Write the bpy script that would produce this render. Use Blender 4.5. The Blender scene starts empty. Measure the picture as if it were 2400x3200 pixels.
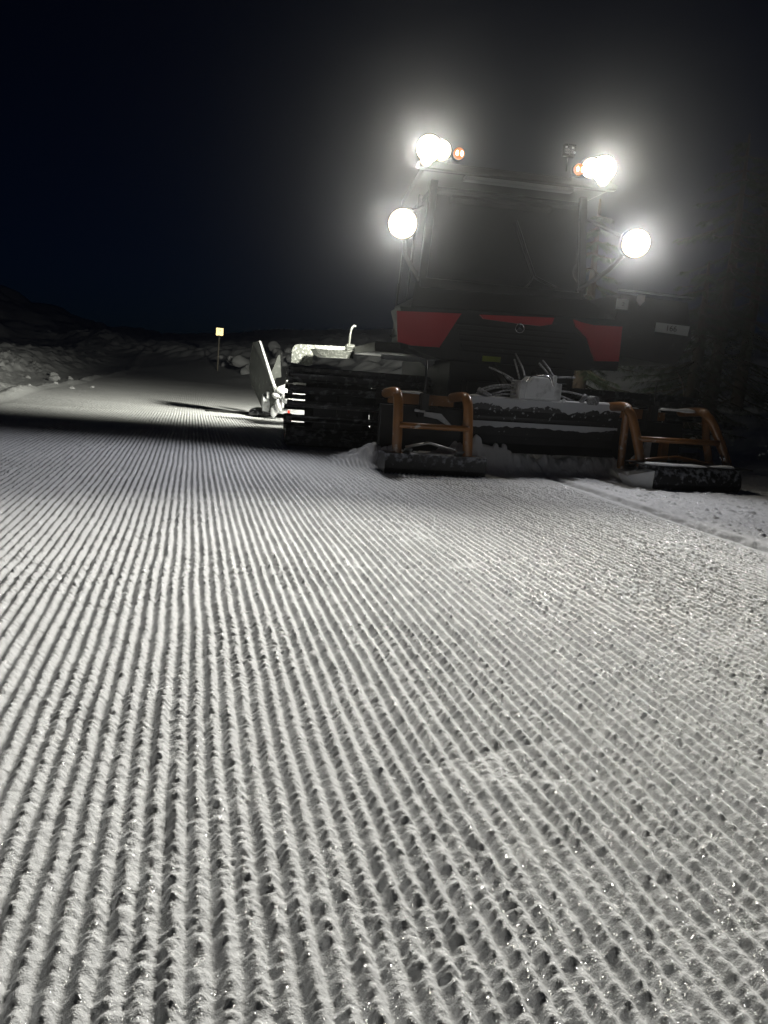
import bpy, bmesh, math, random
import numpy as np
from mathutils import Vector, Matrix

# ------------------------------------------------------------------ camera, sky, exposure
SC = bpy.context.scene
RAD = math.radians
CAM = Vector((0.0, 0.0, 0.8))
def cam_axes(psi, p, r):
    F = Vector((math.sin(psi)*math.cos(p), math.cos(psi)*math.cos(p), -math.sin(p)))
    R0 = Vector((math.cos(psi), -math.sin(psi), 0)); U0 = R0.cross(F)
    R = R0*math.cos(r)+U0*math.sin(r); U = -R0*math.sin(r)+U0*math.cos(r)
    return F, R, U
F_, R_, U_ = cam_axes(RAD(14.569), RAD(10.158), RAD(4.5))
cd = bpy.data.cameras.new('camera'); cam = bpy.data.objects.new('camera', cd)
SC.collection.objects.link(cam); SC.camera = cam
cam.matrix_world = Matrix(((R_.x, U_.x, -F_.x, CAM.x), (R_.y, U_.y, -F_.y, CAM.y), (R_.z, U_.z, -F_.z, CAM.z), (0, 0, 0, 1)))
cd.sensor_fit = 'VERTICAL'; cd.sensor_height = 36.0; cd.lens = 36.0*2408/3200
cd.clip_start = 0.02; cd.clip_end = 1000

w = bpy.data.worlds.new('World'); SC.world = w; w.use_nodes = True
nt = w.node_tree; bg = nt.nodes['Background']
sky = nt.nodes.new('ShaderNodeTexSky'); sky.sky_type = 'NISHITA'; sky.sun_disc = False
sky.sun_elevation = RAD(12); sky.sun_rotation = RAD(200); sky.altitude = 1500
tint = nt.nodes.new('ShaderNodeMix'); tint.data_type = 'RGBA'; tint.blend_type = 'MULTIPLY'; tint.inputs[0].default_value = 1
tint.inputs[7].default_value = (.10, .33, 1, 1)     # moonless night: only the deep blue end is left
nt.links.new(sky.outputs[0], tint.inputs[6]); nt.links.new(tint.outputs[2], bg.inputs[0]); bg.inputs[1].default_value = 0.0008
SC.view_settings.view_transform = 'Standard'; SC.view_settings.look = 'None'
SC.view_settings.exposure = 0; SC.view_settings.gamma = 1
SC.cycles.volume_bounces = 0; SC.cycles.max_bounces = 6; SC.cycles.diffuse_bounces = 4
SC.cycles.use_denoising = True
SC.cycles.sample_clamp_indirect = 4.0

COL = SC.collection
# lamp positions (world): headlights on arms, roof lamps, rear work lamps
HEAD = [Vector((1.86, 7.22, 2.19)), Vector((4.18, 7.22, 2.24))]
ROOF = [Vector((2.11, 7.55, 2.965)), Vector((3.89, 7.55, 2.975))]
BEAM_HEAD = 215; BEAM_FAR = 560; BEAM_ROOF = 700; WIDE = 34; REAR = 1750; TH = RAD(-6.0)

# ------------------------------------------------------------------ noise
def _h(ix, iy, seed):
    n = (ix.astype(np.int64)*374761393 + iy.astype(np.int64)*668265263 + seed*974634777) & 0xFFFFFFFF
    n = ((n ^ (n >> 13))*1274126177) & 0xFFFFFFFF
    n = ((n ^ (n >> 15))*2246822519) & 0xFFFFFFFF
    return ((n ^ (n >> 16)) & 0xFFFFFF)/float(0xFFFFFF)
def vn(x, y, seed=0):
    x0 = np.floor(x); y0 = np.floor(y); fx = x-x0; fy = y-y0
    fx = fx*fx*(3-2*fx); fy = fy*fy*(3-2*fy)
    a = _h(x0, y0, seed); b = _h(x0+1, y0, seed); c = _h(x0, y0+1, seed); d = _h(x0+1, y0+1, seed)
    return (a*(1-fx)+b*fx)*(1-fy)+(c*(1-fx)+d*fx)*fy
def fbm(x, y, seed=0, o=3):
    s = 0; a = .5; t = 0
    for i in range(o):
        s = s+a*vn(x*2**i+i*17.3, y*2**i+i*9.1, seed+i); t += a; a *= .5
    return s/t
def crumbs(x, y, cell, seed, prob, rr=(.25, .55)):
    gx = x/cell; gy = y/cell; ix = np.floor(gx); iy = np.floor(gy); out = np.zeros_like(x)
    for di in (-1, 0, 1):
        for dj in (-1, 0, 1):
            cx = ix+di; cy = iy+dj
            r = rr[0]+(rr[1]-rr[0])*_h(cx, cy, seed+3)
            r = np.where(_h(cx, cy, seed+2) < prob, r, 1e-3)
            dx = gx-(cx+_h(cx, cy, seed)); dy = (gy-(cy+_h(cx, cy, seed+1)))
            q = 1-(dx*dx+dy*dy)/(r*r)
            out = np.maximum(out, np.sqrt(np.maximum(q, 0))*r)
    return out*cell
def ss(a, b, x):
    t = np.clip((x-a)/(b-a), 0, 1); return t*t*(3-2*t)

# ------------------------------------------------------------------ terrain height
PITCH = 0.0365; SEAM = 3.13
def edge_left(y): return -2.75+0.10*np.sin(y*.7)
def bank_d(x, y): return (x-2.0)*.895+(y-25.3)*.446
def base(x, y):
    z = 0.012*(fbm(x/1.7, y/2.5, 5, 2)-.5)
    el = edge_left(y)
    far = ss(9, 13, y)
    # windrow along the left edge of the run, then a rough bank and the hill
    z += far*0.07*np.exp(-((x-el)/.16)**2)*(.4+1.2*vn(x*3, y/.9, 61))
    z += far*0.20*np.exp(-((x+3.6)/.55)**2-((y-14.6)/1.3)**2)
    bm_ = ss(-3.5, -6.4, x)
    z += bm_*(.45*ss(13, 19, y)+.12)*(0.75+.5*vn(x/1.5, y/1.5, 8))
    z += ss(-3.5, -4.8, x)*ss(15.5, 18, y)*(.10*crumbs(x, y, .42, 91, .7, (.2, .62))/.2+.06*crumbs(x, y, .17, 93, .8)/.08+.12*fbm(x/.35, y/.35, 94, 4))
    z += np.maximum(-9-x, 0)*.13*ss(12, 24, y)
    z += np.maximum(-9-x, 0)*.9*vn(x/2.5, y/2.5, 19)*ss(18, 30, y)*.35
    # bank beyond the bend, on the right behind the machine
    d = bank_d(x, y)+.5*(vn(x/2, y/2, 71)-.5)
    z += 1.35*ss(0, 8.5, d)+np.maximum(d-8.5, 0)*.10
    z += ss(4.0, 6.0, d)*.28*crumbs(x, y, .9, 95, .8, (.35, .62))/.5
    # rough unworked side on the right
    r = ss(5.2, 6.3, x)
    z += r*(.02+.10*fbm(x/.9, y/.9, 23, 3))*ss(3.0, 5.5, y)
    z += .34*ss(6.2, 9.0, x)*ss(5, 8, y)*(.7+.6*vn(x/1.3, y/1.3, 29))
    z += ss(5.0, 5.6, x)*ss(5.0, 6.0, y)*.75*crumbs(x, y, .6, 97, .55, (.3, .6))*.35
    return z
def ground(x, y, step):
    z = base(x, y)
    el = edge_left(y)
    g = ss(0, .12, x-el-.18)*(1-ss(SEAM-.16, SEAM-.05, x))*(1-ss(-.6, .2, bank_d(x, y)))
    dist = y
    big = fbm(x/.9, y/.9, 31, 2); mid = vn(x/.22, y/.35, 33)
    xx = x+.004*(vn(x/.35, y/.55, 1)-.5)*2+.0022*(vn(x/.06, y/.09, 2)-.5)*2
    ph = xx/PITCH; ri = np.floor(ph+.5)
    c = .5+.5*np.cos(2*np.pi*ph)
    prof = np.power(c, 0.85)
    right = ss(.8, 2.6, x)
    A = .0115*(.75+.5*vn(ri*3.17, y/.22, 41))*(1-.12*right)
    # crests broken in short lengths
    n1 = vn(ri*5.71, y/.030, 43); n2 = vn(ri*2.31+9, y/.075, 45)
    loose = ss(.42, .70, big*.5+mid*.35+.15*n2+.04*right)
    brk = ss(.52, .72, n1)*(.25+.55*loose)
    h = A*prof*(1-.45*brk*prof)
    # crumbs lying on crests and flanks
    near = .82+.75*ss(1.2, 3.2, y)-.5*ss(5.5, 8, y)
    wx = .004*(vn(x/.007, y/.009, 161)-.5); wy = .005*(vn(x/.008, y/.006, 162)-.5); x0_, y0_ = x, y; x = x+wx; y = y+wy
    cr = crumbs(x, y, .0125, 51, .85)*(.36+.45*prof)*(.50+.55*loose)*.72
    cr2 = crumbs(x+.3*y, y, .021, 55, .35, (.2, .5))*(.14+.34*loose)*(1-.25*right)
    x, y = x0_, y0_
    # scales: the crest rises and drops off again every few centimetres
    sl = .022+.012*_h(ri, np.floor(y/.5), 47); yy = y/sl+_h(ri, ri*0, 48)+.8*vn(ri*1.3, y/.06, 49)
    tooth = (yy-np.floor(yy)); amp = _h(ri, np.floor(yy), 46)
    h += .0046*tooth*amp*prof*ss(.12, .40, n2*.5+mid*.5)*near
    h = h+np.maximum(cr, cr2)*near
    h += (fbm(x/.009, y/.009, 57, 3)-.5)*.0052
    # small cross folds
    f = vn(x/.5, y/.5, 65)
    fold = np.exp(-((vn(x/.9+3, y/.28, 66)-.5)/.035)**2)*ss(.55, .75, f)
    h -= .006*fold*prof
    z += g*h
    # seam between two passes
    wob = .03*(vn(x*0, y/.18, 73)-.5)+.012*(vn(x/.02, y/.045, 74)-.5)
    s = x-SEAM-wob
    z += -.022*np.exp(-(s/.030)**2)+.018*ss(-.01, .06, s)*(1-.6*ss(.3, 1.2, s))*ss(-1, .5, y)
    z += np.exp(-((s-.02)/.05)**2)*.016*(vn((x-y*.6)/.035, (y+x*.6)/.09, 75)-.4)
    rough = ss(.02, .2, s)+ (1-ss(0, .12, x-el-.05))
    rough = np.clip(rough, 0, 1)
    z += rough*((fbm(x/.11, y/.14, 81, 3)-.5)*.030+crumbs(x, y, .055, 83, .22, (.15, .42))*.7+crumbs(x, y, .021, 85, .6)*.5+(fbm(x/.012, y/.012, 87, 2)-.5)*.004)
    z += rough*crumbs(x, y, .22, 87, .16, (.08, .22))*.45*ss(2, 4, y)
    # spill of loose snow under and behind the blade
    bx = ss(1.18, 1.55, x+.08*(vn(x/.3, y/.3, 11)-.5))*(1-ss(3.85, 4.3, x))
    yc = 6.50+.10*(vn(x/.4, x*0, 12)-.5)
    b = np.exp(-(np.maximum(yc-y, 0)/.13)**2)*np.exp(-(np.maximum(y-yc, 0)/.55)**2)
    lump = (.80+.55*ss(2.2, 2.5, x))*(.105+.10*vn(x/.22, y/.2, 13)+.05*vn(x/.07, y/.07, 14)+crumbs(x, y, .09, 15, .8)*.9)
    spill = bx*b; z -= ss(.1, .4, spill)*g*h*.9
    z += bx*b*lump*(1-.45*ss(2.6, 3.3, x)+.25*np.exp(-((x-2.5)/.3)**2))
    return z

def build_ground():
    bands = [(.25, 2.3, .0042, .0046, 12, -1.6, 3.0),
             (2.3, 5.6, .0056, .0115, 10, -2.6, 4.4),
             (5.6, 11.5, .0130, .030, 6, -3.4, 5.6),
             (11.5, 26, .040, .085, 3, -6.6, 2.6),
             (26, 60, .10, .30, .25, -9.0, 9.0),
             (60, 100, .5, 1.2, .1, -10, 10)]
    V = []; Fc = []; off = 0; nxt = None
    grids = []
    for (y0, y1, s0, s1, per, xa, xb) in bands:
        n = int(round((y1-y0)/((s0+s1)/2))); t = np.linspace(0, 1, n+1)
        k = s1/s0
        ys = y0+(y1-y0)*((k**t-1)/(k-1) if k > 1.01 else t)
        st = PITCH/per
        core = np.arange(math.floor(xa/st), math.ceil(xb/st)+1)*st
        def grow(d, lim):
            out = []; p = 0; q = st
            while p < lim:
                q = min(q*1.13, 1.5); p += q; out.append(p)
            return out
        L = core[0]-np.array(grow(0, 50+core[0]))[::-1]; R = core[-1]+np.array(grow(0, 50-core[-1]))
        L[0] = -50; R[-1] = 50
        xs = np.concatenate([L, core, R])
        X, Y = np.meshgrid(xs, ys)
        Z = ground(X, Y, st)
        grids.append([xs, ys, X, Y, Z])
    # rear field behind the camera
    ys = np.array([-8, -6, -4, -2.5, -1.5, -.8, -.3, 0, .12, .25])
    xs = grids[0][0]; X, Y = np.meshgrid(xs, ys); Z = ground(X, Y, .01); Z[-1] = grids[0][4][0]
    for i in range(len(grids)-1):
        a = grids[i]; b = grids[i+1]
        if len(b[0]) <= len(a[0]): a[4][-1] = np.interp(a[0], b[0], b[4][0])
        else: b[4][0] = np.interp(b[0], a[0], a[4][-1])
    for xs, ys, X, Y, Z in [[xs, ys, X, Y, Z]]+grids:
        ny, nx = X.shape
        V.append(np.stack([X, Y, Z], -1).reshape(-1, 3))
        i = np.arange(ny*nx).reshape(ny, nx)+off
        Fc.append(np.stack([i[:-1, :-1], i[:-1, 1:], i[1:, 1:], i[1:, :-1]], -1).reshape(-1, 4)); off += ny*nx
    V = np.concatenate(V).astype(np.float32); Fc = np.concatenate(Fc).astype(np.int32)
    me = bpy.data.meshes.new('snow_ground')
    me.vertices.add(len(V)); me.vertices.foreach_set('co', V.ravel())
    me.loops.add(Fc.size); me.loops.foreach_set('vertex_index', Fc.ravel())
    me.polygons.add(len(Fc)); me.polygons.foreach_set('loop_start', np.arange(0, Fc.size, 4, dtype=np.int32))
    me.polygons.foreach_set('use_smooth', np.ones(len(Fc), dtype=bool))
    me.update(calc_edges=True)
    o = bpy.data.objects.new('snow_ground', me); COL.objects.link(o); o['kind'] = 'structure'
    print('ground verts', len(V))
    return o

def gz(x, y): return float(base(np.array([float(x)]), np.array([float(y)]))[0])

# ------------------------------------------------------------------ materials
def mat(name, col=(.5, .5, .5), rough=.5, metal=0, spec=.5, coat=0, emit=None, es=0):
    m = bpy.data.materials.new(name); m.use_nodes = True
    b = m.node_tree.nodes['Principled BSDF']
    b.inputs['Base Color'].default_value = (*col, 1); b.inputs['Roughness'].default_value = rough
    b.inputs['Metallic'].default_value = metal; b.inputs['Specular IOR Level'].default_value = spec
    b.inputs['Coat Weight'].default_value = coat
    if emit: b.inputs['Emission Color'].default_value = (*emit, 1); b.inputs['Emission Strength'].default_value = es
    return m
def N(m, t, **kw):
    n = m.node_tree.nodes.new(t)
    for k, v in kw.items():
        if k in n.inputs.keys() if hasattr(n.inputs, 'keys') else False: n.inputs[k].default_value = v
        else: setattr(n, k, v)
    return n
def lk(m, a, b): m.node_tree.links.new(a, b)
def noise(m, scale, detail=3, co=None, dim='3D'):
    n = m.node_tree.nodes.new('ShaderNodeTexNoise'); n.inputs['Scale'].default_value = scale; n.inputs['Detail'].default_value = detail
    if co: lk(m, co, n.inputs['Vector'])
    return n
def ramp(m, src, a, b, ca=(0, 0, 0, 1), cb=(1, 1, 1, 1)):
    r = m.node_tree.nodes.new('ShaderNodeValToRGB'); r.color_ramp.elements[0].position = a; r.color_ramp.elements[1].position = b
    r.color_ramp.elements[0].color = ca; r.color_ramp.elements[1].color = cb; lk(m, src, r.inputs[0]); return r

def snow_mat(name, sparkle=True, col=(.80, .81, .82), bump=.0016):
    m = mat(name, col, .75, spec=.15); T = m.node_tree; b = T.nodes['Principled BSDF']
    geo = T.nodes.new('ShaderNodeNewGeometry'); P = geo.outputs['Position']
    n1 = noise(m, 340, 3, P); n2 = noise(m, 110, 3, P)
    mx = T.nodes.new('ShaderNodeMath'); mx.operation = 'MULTIPLY_ADD'; mx.inputs[1].default_value = .5
    lk(m, n1.outputs[0], mx.inputs[0]); lk(m, n2.outputs[0], mx.inputs[2])
    bp = T.nodes.new('ShaderNodeBump'); bp.inputs['Strength'].default_value = 1.0; bp.inputs['Distance'].default_value = bump*1.5
    lk(m, mx.outputs[0], bp.inputs['Height']); lk(m, bp.outputs[0], b.inputs['Normal'])
    # faint large-scale tone of old and fresh snow
    n3 = noise(m, 1.3, 4, P)
    r = ramp(m, n3.outputs[0], .35, .7, (col[0]*.93, col[1]*.93, col[2]*.93, 1), (*col, 1)); lk(m, r.outputs[0], b.inputs['Base Color'])
    if sparkle:
        v = T.nodes.new('ShaderNodeTexVoronoi'); v.inputs['Scale'].default_value = 650; lk(m, P, v.inputs['Vector'])
        sub = T.nodes.new('ShaderNodeVectorMath'); sub.operation = 'SUBTRACT'; sub.inputs[1].default_value = (.5, .5, .5); lk(m, v.outputs['Color'], sub.inputs[0])
        sc = T.nodes.new('ShaderNodeVectorMath'); sc.operation = 'SCALE'; sc.inputs['Scale'].default_value = 2.2; lk(m, sub.outputs[0], sc.inputs[0])
        ad = T.nodes.new('ShaderNodeVectorMath'); ad.operation = 'ADD'; lk(m, sc.outputs[0], ad.inputs[0]); lk(m, bp.outputs[0], ad.inputs[1])
        nm = T.nodes.new('ShaderNodeVectorMath'); nm.operation = 'NORMALIZE'; lk(m, ad.outputs[0], nm.inputs[0])
        g = T.nodes.new('ShaderNodeBsdfGlossy'); g.inputs['Roughness'].default_value = .12; lk(m, nm.outputs[0], g.inputs['Normal'])
        mi = T.nodes.new('ShaderNodeMixShader'); mi.inputs[0].default_value = .06
        lk(m, b.outputs[0], mi.inputs[1]); lk(m, g.outputs[0], mi.inputs[2])
        lk(m, mi.outputs[0], T.nodes['Material Output'].inputs['Surface'])
    return m
def frosted(name, col, rough, lo, hi, zr=None, scale=9, metal=0, snowcol=(.55, .57, .58), gain=.45, coat=0):
    """paint with snow and frost stuck to it: noise threshold, more of it where zr says it has been thrown"""
    m = mat(name, col, rough, metal=metal, coat=coat); T = m.node_tree; b = T.nodes['Principled BSDF']
    geo = T.nodes.new('ShaderNodeNewGeometry')
    n = noise(m, scale, 6, geo.outputs['Position']); src = n.outputs[0]
    if zr:
        sp = T.nodes.new('ShaderNodeSeparateXYZ'); lk(m, geo.outputs['Position'], sp.inputs[0])
        mr = T.nodes.new('ShaderNodeMapRange'); mr.inputs['From Min'].default_value = zr[0]; mr.inputs['From Max'].default_value = zr[1]
        mr.inputs['To Min'].default_value = -gain; mr.inputs['To Max'].default_value = gain; lk(m, sp.outputs['Z'], mr.inputs['Value'])
        a = T.nodes.new('ShaderNodeMath'); lk(m, n.outputs[0], a.inputs[0]); lk(m, mr.outputs[0], a.inputs[1]); src = a.outputs[0]
    r = ramp(m, src, lo, hi)
    n2 = noise(m, 2.5, 5, geo.outputs['Position'])
    r2 = ramp(m, n2.outputs[0], .3, .75, (col[0]*.55, col[1]*.55, col[2]*.55, 1), (min(col[0]*1.25, 1), min(col[1]*1.25, 1), min(col[2]*1.25, 1), 1))
    mx = T.nodes.new('ShaderNodeMix'); mx.data_type = 'RGBA'
    lk(m, r.outputs[0], mx.inputs[0]); lk(m, r2.outputs[0], mx.inputs[6]); mx.inputs[7].default_value = (*snowcol, 1)
    lk(m, mx.outputs[2], b.inputs['Base Color'])
    mr2 = T.nodes.new('ShaderNodeMapRange'); mr2.inputs['To Min'].default_value = rough; mr2.inputs['To Max'].default_value = .8
    lk(m, r.outputs[0], mr2.inputs['Value']); lk(m, mr2.outputs[0], b.inputs['Roughness'])
    bp = T.nodes.new('ShaderNodeBump'); bp.inputs['Strength'].default_value = .5; bp.inputs['Distance'].default_value = .006
    lk(m, r.outputs[0], bp.inputs['Height']); lk(m, bp.outputs[0], b.inputs['Normal'])
    return m

M = {}
M['snow'] = snow_mat('groomed_snow'); M['clod'] = snow_mat('clod_snow', False, (.76, .77, .78), .004)
M['black'] = frosted('black_paint', (.009, .009, .010), .42, .66, .8, scale=6, snowcol=(.06, .06, .065))
M['rubber'] = frosted('black_rubber', (.02, .02, .02), .7, .62, .8, scale=14, snowcol=(.25, .26, .27))
M['blade'] = frosted('blade_paint', (.012, .012, .014), .45, .68, .80, zr=(.10, .72), scale=26, gain=.18, snowcol=(.50, .52, .54))
M['plough'] = frosted('plough_box_paint', (.012, .012, .014), .38, .56, .74, zr=(.0, .17), scale=24, gain=.12, snowcol=(.30, .31, .34))
M['orange'] = frosted('orange_paint', (.25, .105, .026), .34, .62, .74, scale=12, snowcol=(.45, .42, .38), coat=.35)
M['red'] = mat('red_paint', (.50, .022, .03), .35, coat=.4)
M['alu'] = frosted('aluminium', (.55, .56, .55), .38, .60, .74, scale=16, metal=.85, snowcol=(.75, .76, .76))
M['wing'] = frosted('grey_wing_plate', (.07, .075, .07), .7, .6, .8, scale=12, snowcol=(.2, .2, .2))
M['pale'] = frosted('pale_galvanised', (.22, .23, .21), .6, .50, .62, scale=30, snowcol=(.42, .43, .40))
M['frost'] = frosted('frosted_box_paint', (.16, .16, .17), .6, .22, .50, scale=9, snowcol=(.58, .59, .60))
M['steel'] = mat('chrome_steel', (.75, .75, .76), .2, metal=1)
M['glass'] = mat('cab_glass', (.015, .018, .02), .06, spec=.6, coat=.5)
M['dull'] = mat('dark_interior', (.008, .008, .009), .8)
M['green'] = mat('green_label', (.30, .36, .03), .5)
M['crust'] = mat('grey_frost_crust', (.40, .41, .43), .9); M['plate'] = mat('white_plate', (.55, .57, .55), .5); M['ink'] = mat('dark_ink', (.03, .03, .03), .5)
M['lens'] = mat('lit_lens', (.9, .9, .9), .2, emit=(1, .985, .93), es=10)
T = M['lens'].node_tree; tc = T.nodes.new('ShaderNodeTexCoord'); vs_ = T.nodes.new('ShaderNodeVectorMath'); vs_.operation = 'SUBTRACT'; vs_.inputs[1].default_value = (.5, .5, .5)
ml = T.nodes.new('ShaderNodeVectorMath'); ml.operation = 'MULTIPLY'; ml.inputs[1].default_value = (2, 0, 2); ln_ = T.nodes.new('ShaderNodeVectorMath'); ln_.operation = 'LENGTH'
T.links.new(tc.outputs['Generated'], vs_.inputs[0]); T.links.new(vs_.outputs[0], ml.inputs[0]); T.links.new(ml.outputs[0], ln_.inputs[0])
rp = T.nodes.new('ShaderNodeValToRGB'); e = rp.color_ramp.elements; e[0].position = .35; e[0].color = (1, .985, .94, 1); e[1].position = 1.0; e[1].color = (.11, .085, .05, 1)
k_ = e.new(.72); k_.color = (.42, .40, .34, 1)
T.links.new(ln_.outputs['Value'], rp.inputs[0]); T.links.new(rp.outputs[0], T.nodes['Principled BSDF'].inputs['Emission Color'])
M['bulb'] = mat('lit_amber_bulb', (.9, .6, .3), .2, emit=(1, .80, .52), es=5)
M['amber'] = mat('amber_glass', (.75, .20, .03), .2, spec=.6, emit=(1, .35, .12), es=.35)
M['hose'] = frosted('frosted_hose', (.14, .14, .15), .6, .35, .8, scale=60, snowcol=(.42, .43, .44))
M['bark'] = mat('bark', (.07, .05, .035), .9)
M['needle'] = mat('spruce_needles', (.035, .055, .022), .8)
M['twig'] = mat('dry_twig', (.20, .15, .11), .8)
M['wood'] = mat('sign_post_wood', (.62, .56, .45), .6)
M['sign'] = mat('reflective_sign', (1.0, .80, .42), .32, metal=1)
M['signback'] = mat('sign_border', (.10, .03, .01), .6)

# ------------------------------------------------------------------ mesh helpers
def add_box(bm, lo, hi, rot=None, piv=None):
    lo = Vector(lo); hi = Vector(hi)
    mt = Matrix.Translation((lo+hi)/2) @ Matrix.Diagonal((*(hi-lo), 1))
    if rot is not None:
        pv = Vector(piv) if piv else (lo+hi)/2
        mt = Matrix.Translation(pv) @ rot.to_4x4() @ Matrix.Translation(-pv) @ mt
    return bmesh.ops.create_cube(bm, size=1, matrix=mt)['verts']
def add_tube(bm, pts, r, seg=10, cap=True):
    pts = [Vector(p) for p in pts]; rr = r if isinstance(r, (list, tuple)) else [r]*len(pts)
    rings = []; up = None
    for i, p in enumerate(pts):
        t = (pts[min(i+1, len(pts)-1)]-pts[max(i-1, 0)]).normalized()
        if up is None: up = Vector((0, 0, 1)) if abs(t.z) < .9 else Vector((1, 0, 0))
        a = (up-t*up.dot(t)).normalized(); b = t.cross(a); up = a
        rings.append([bm.verts.new(p+(a*math.cos(2*math.pi*k/seg)+b*math.sin(2*math.pi*k/seg))*rr[i]) for k in range(seg)])
    for i in range(len(rings)-1):
        for k in range(seg):
            f = bm.faces.new((rings[i][k], rings[i][(k+1) % seg], rings[i+1][(k+1) % seg], rings[i+1][k])); f.smooth = True
    if cap:
        bm.faces.new(rings[0][::-1]); bm.faces.new(rings[-1])
def smooth_path(pts, n=6):
    P = [Vector(p) for p in pts]; out = []
    for i in range(len(P)-1):
        a = P[max(i-1, 0)]; b = P[i]; c = P[i+1]; d = P[min(i+2, len(P)-1)]
        for k in range(n):
            t = k/n
            out.append(.5*((2*b)+(c-a)*t+(2*a-5*b+4*c-d)*t*t+(3*b-a-3*c+d)*t**3))
    out.append(P[-1]); return out
def add_prism(bm, pts, vec):
    a = [bm.verts.new(Vector(p)) for p in pts]; b = [bm.verts.new(Vector(p)+Vector(vec)) for p in pts]
    n = len(pts)
    try:
        bm.faces.new(a); bm.faces.new(b[::-1])
        for i in range(n): bm.faces.new((a[i], b[i], b[(i+1) % n], a[(i+1) % n]))
    except ValueError: pass
def add_disc(bm, c, ax, r, depth, seg=28, dome=0.0):
    ax = Vector(ax).normalized(); c = Vector(c)
    prof = [(0, r), (depth, r)]
    if dome: prof += [(depth+dome*.6, r*.8), (depth+dome*.9, r*.45), (depth+dome, r*.02)]
    u = ax.cross(Vector((0, 0, 1))).normalized() if abs(ax.z) < .9 else Vector((1, 0, 0)); v = ax.cross(u)
    rings = [[bm.verts.new(c+ax*d+(u*math.cos(2*math.pi*k/seg)+v*math.sin(2*math.pi*k/seg))*q) for k in range(seg)] for d, q in prof]
    for i in range(len(rings)-1):
        for k in range(seg): bm.faces.new((rings[i][k], rings[i][(k+1) % seg], rings[i+1][(k+1) % seg], rings[i+1][k])).smooth = True
    bm.faces.new(rings[0][::-1]); bm.faces.new(rings[-1])
def world_loc(o):
    v = Vector((0, 0, 0))
    while o is not None: v = v+o.location; o = o.parent
    return v
def obj(name, bm, m, parent=None, bevel=0, smooth=False, loc=None):
    """links bm (built in world coordinates) as one mesh object; loc sets its origin (world)"""
    if bevel:
        es = [e for e in bm.edges if len(e.link_faces) == 2 and e.calc_face_angle(0) > .6]
        try: bmesh.ops.bevel(bm, geom=es, offset=bevel, segments=2, affect='EDGES', profile=.6, clamp_overlap=True)
        except Exception: pass
    bmesh.ops.recalc_face_normals(bm, faces=bm.faces)
    base_ = world_loc(parent) if parent else Vector((0, 0, 0))
    L = Vector(loc) if loc is not None else base_
    bmesh.ops.translate(bm, verts=bm.verts, vec=-L)
    if smooth:
        for f in bm.faces: f.smooth = True
    me = bpy.data.meshes.new(name); bm.to_mesh(me); bm.free(); me.materials.append(m)
    o = bpy.data.objects.new(name, me); COL.objects.link(o); o.location = L-base_ if parent else L
    if parent: o.parent = parent
    return o
def BM(): return bmesh.new()
def thing(name, label, cat, loc=(0, 0, 0), group=None):
    o = bpy.data.objects.new(name, None); COL.objects.link(o); o.location = loc; o.empty_display_size = .2
    o['label'] = label; o['category'] = cat
    if group: o['group'] = group
    return o
def tag(o, label, cat, group=None):
    o['label'] = label; o['category'] = cat
    if group: o['group'] = group
    return o
def lamp(name, parent, loc, aim, power, size, blend=.5, col=(1, .98, .93), r=.06):
    d = bpy.data.lights.new(name, 'SPOT'); d.energy = power; d.spot_size = RAD(size); d.spot_blend = blend
    d.color = col; d.shadow_soft_size = r
    o = bpy.data.objects.new(name, d); COL.objects.link(o)
    o.location = Vector(loc)-world_loc(parent); o.parent = parent
    o.rotation_euler = (Vector(aim)-Vector(loc)).to_track_quat('-Z', 'Y').to_euler()
    return o

# ------------------------------------------------------------------ ground
gr = build_ground(); gr.data.materials.append(M['snow'])

# snow lying along the top edge
def snow_cap(x0, x1, y, z, w=.06, h=.018, seed=1, dz=0.0):
    bm = BM(); n = max(6, int((x1-x0)/.03)); rows = []
    for i in range(n+1):
        x = x0+(x1-x0)*i/n; k = 1 if 0 < i < n else .15
        hh = h*(.35+1.1*vn(np.array([x*9.+seed*3]), np.array([seed*1.7]), seed)[0])*k
        ww = w*(.7+.5*vn(np.array([x*12.+seed]), np.array([seed*4.1]), seed+5)[0])*max(k, .5); zz = z+dz*i/n
        rows.append([bm.verts.new((x, y+q*ww/2, zz+e*hh)) for q, e in ((-1, -.5), (-.9, .35), (-.3, 1), (.4, .95), (.9, .4), (1, -.5))])
    for i in range(n):
        for k in range(5): bm.faces.new((rows[i][k], rows[i+1][k], rows[i+1][k+1], rows[i][k+1])).smooth = True
        bm.faces.new((rows[i][0], rows[i][5], rows[i+1][5], rows[i+1][0]))
    bm.faces.new(rows[0]); bm.faces.new(rows[-1][::-1])
    return bm

# ------------------------------------------------------------------ snow groomer
XC = 3.05
G = thing('snow_groomer', 'red and black tracked snow groomer with four blazing front lamps, facing the viewer', 'snow groomer', (XC, 7.2, 0))

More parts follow.
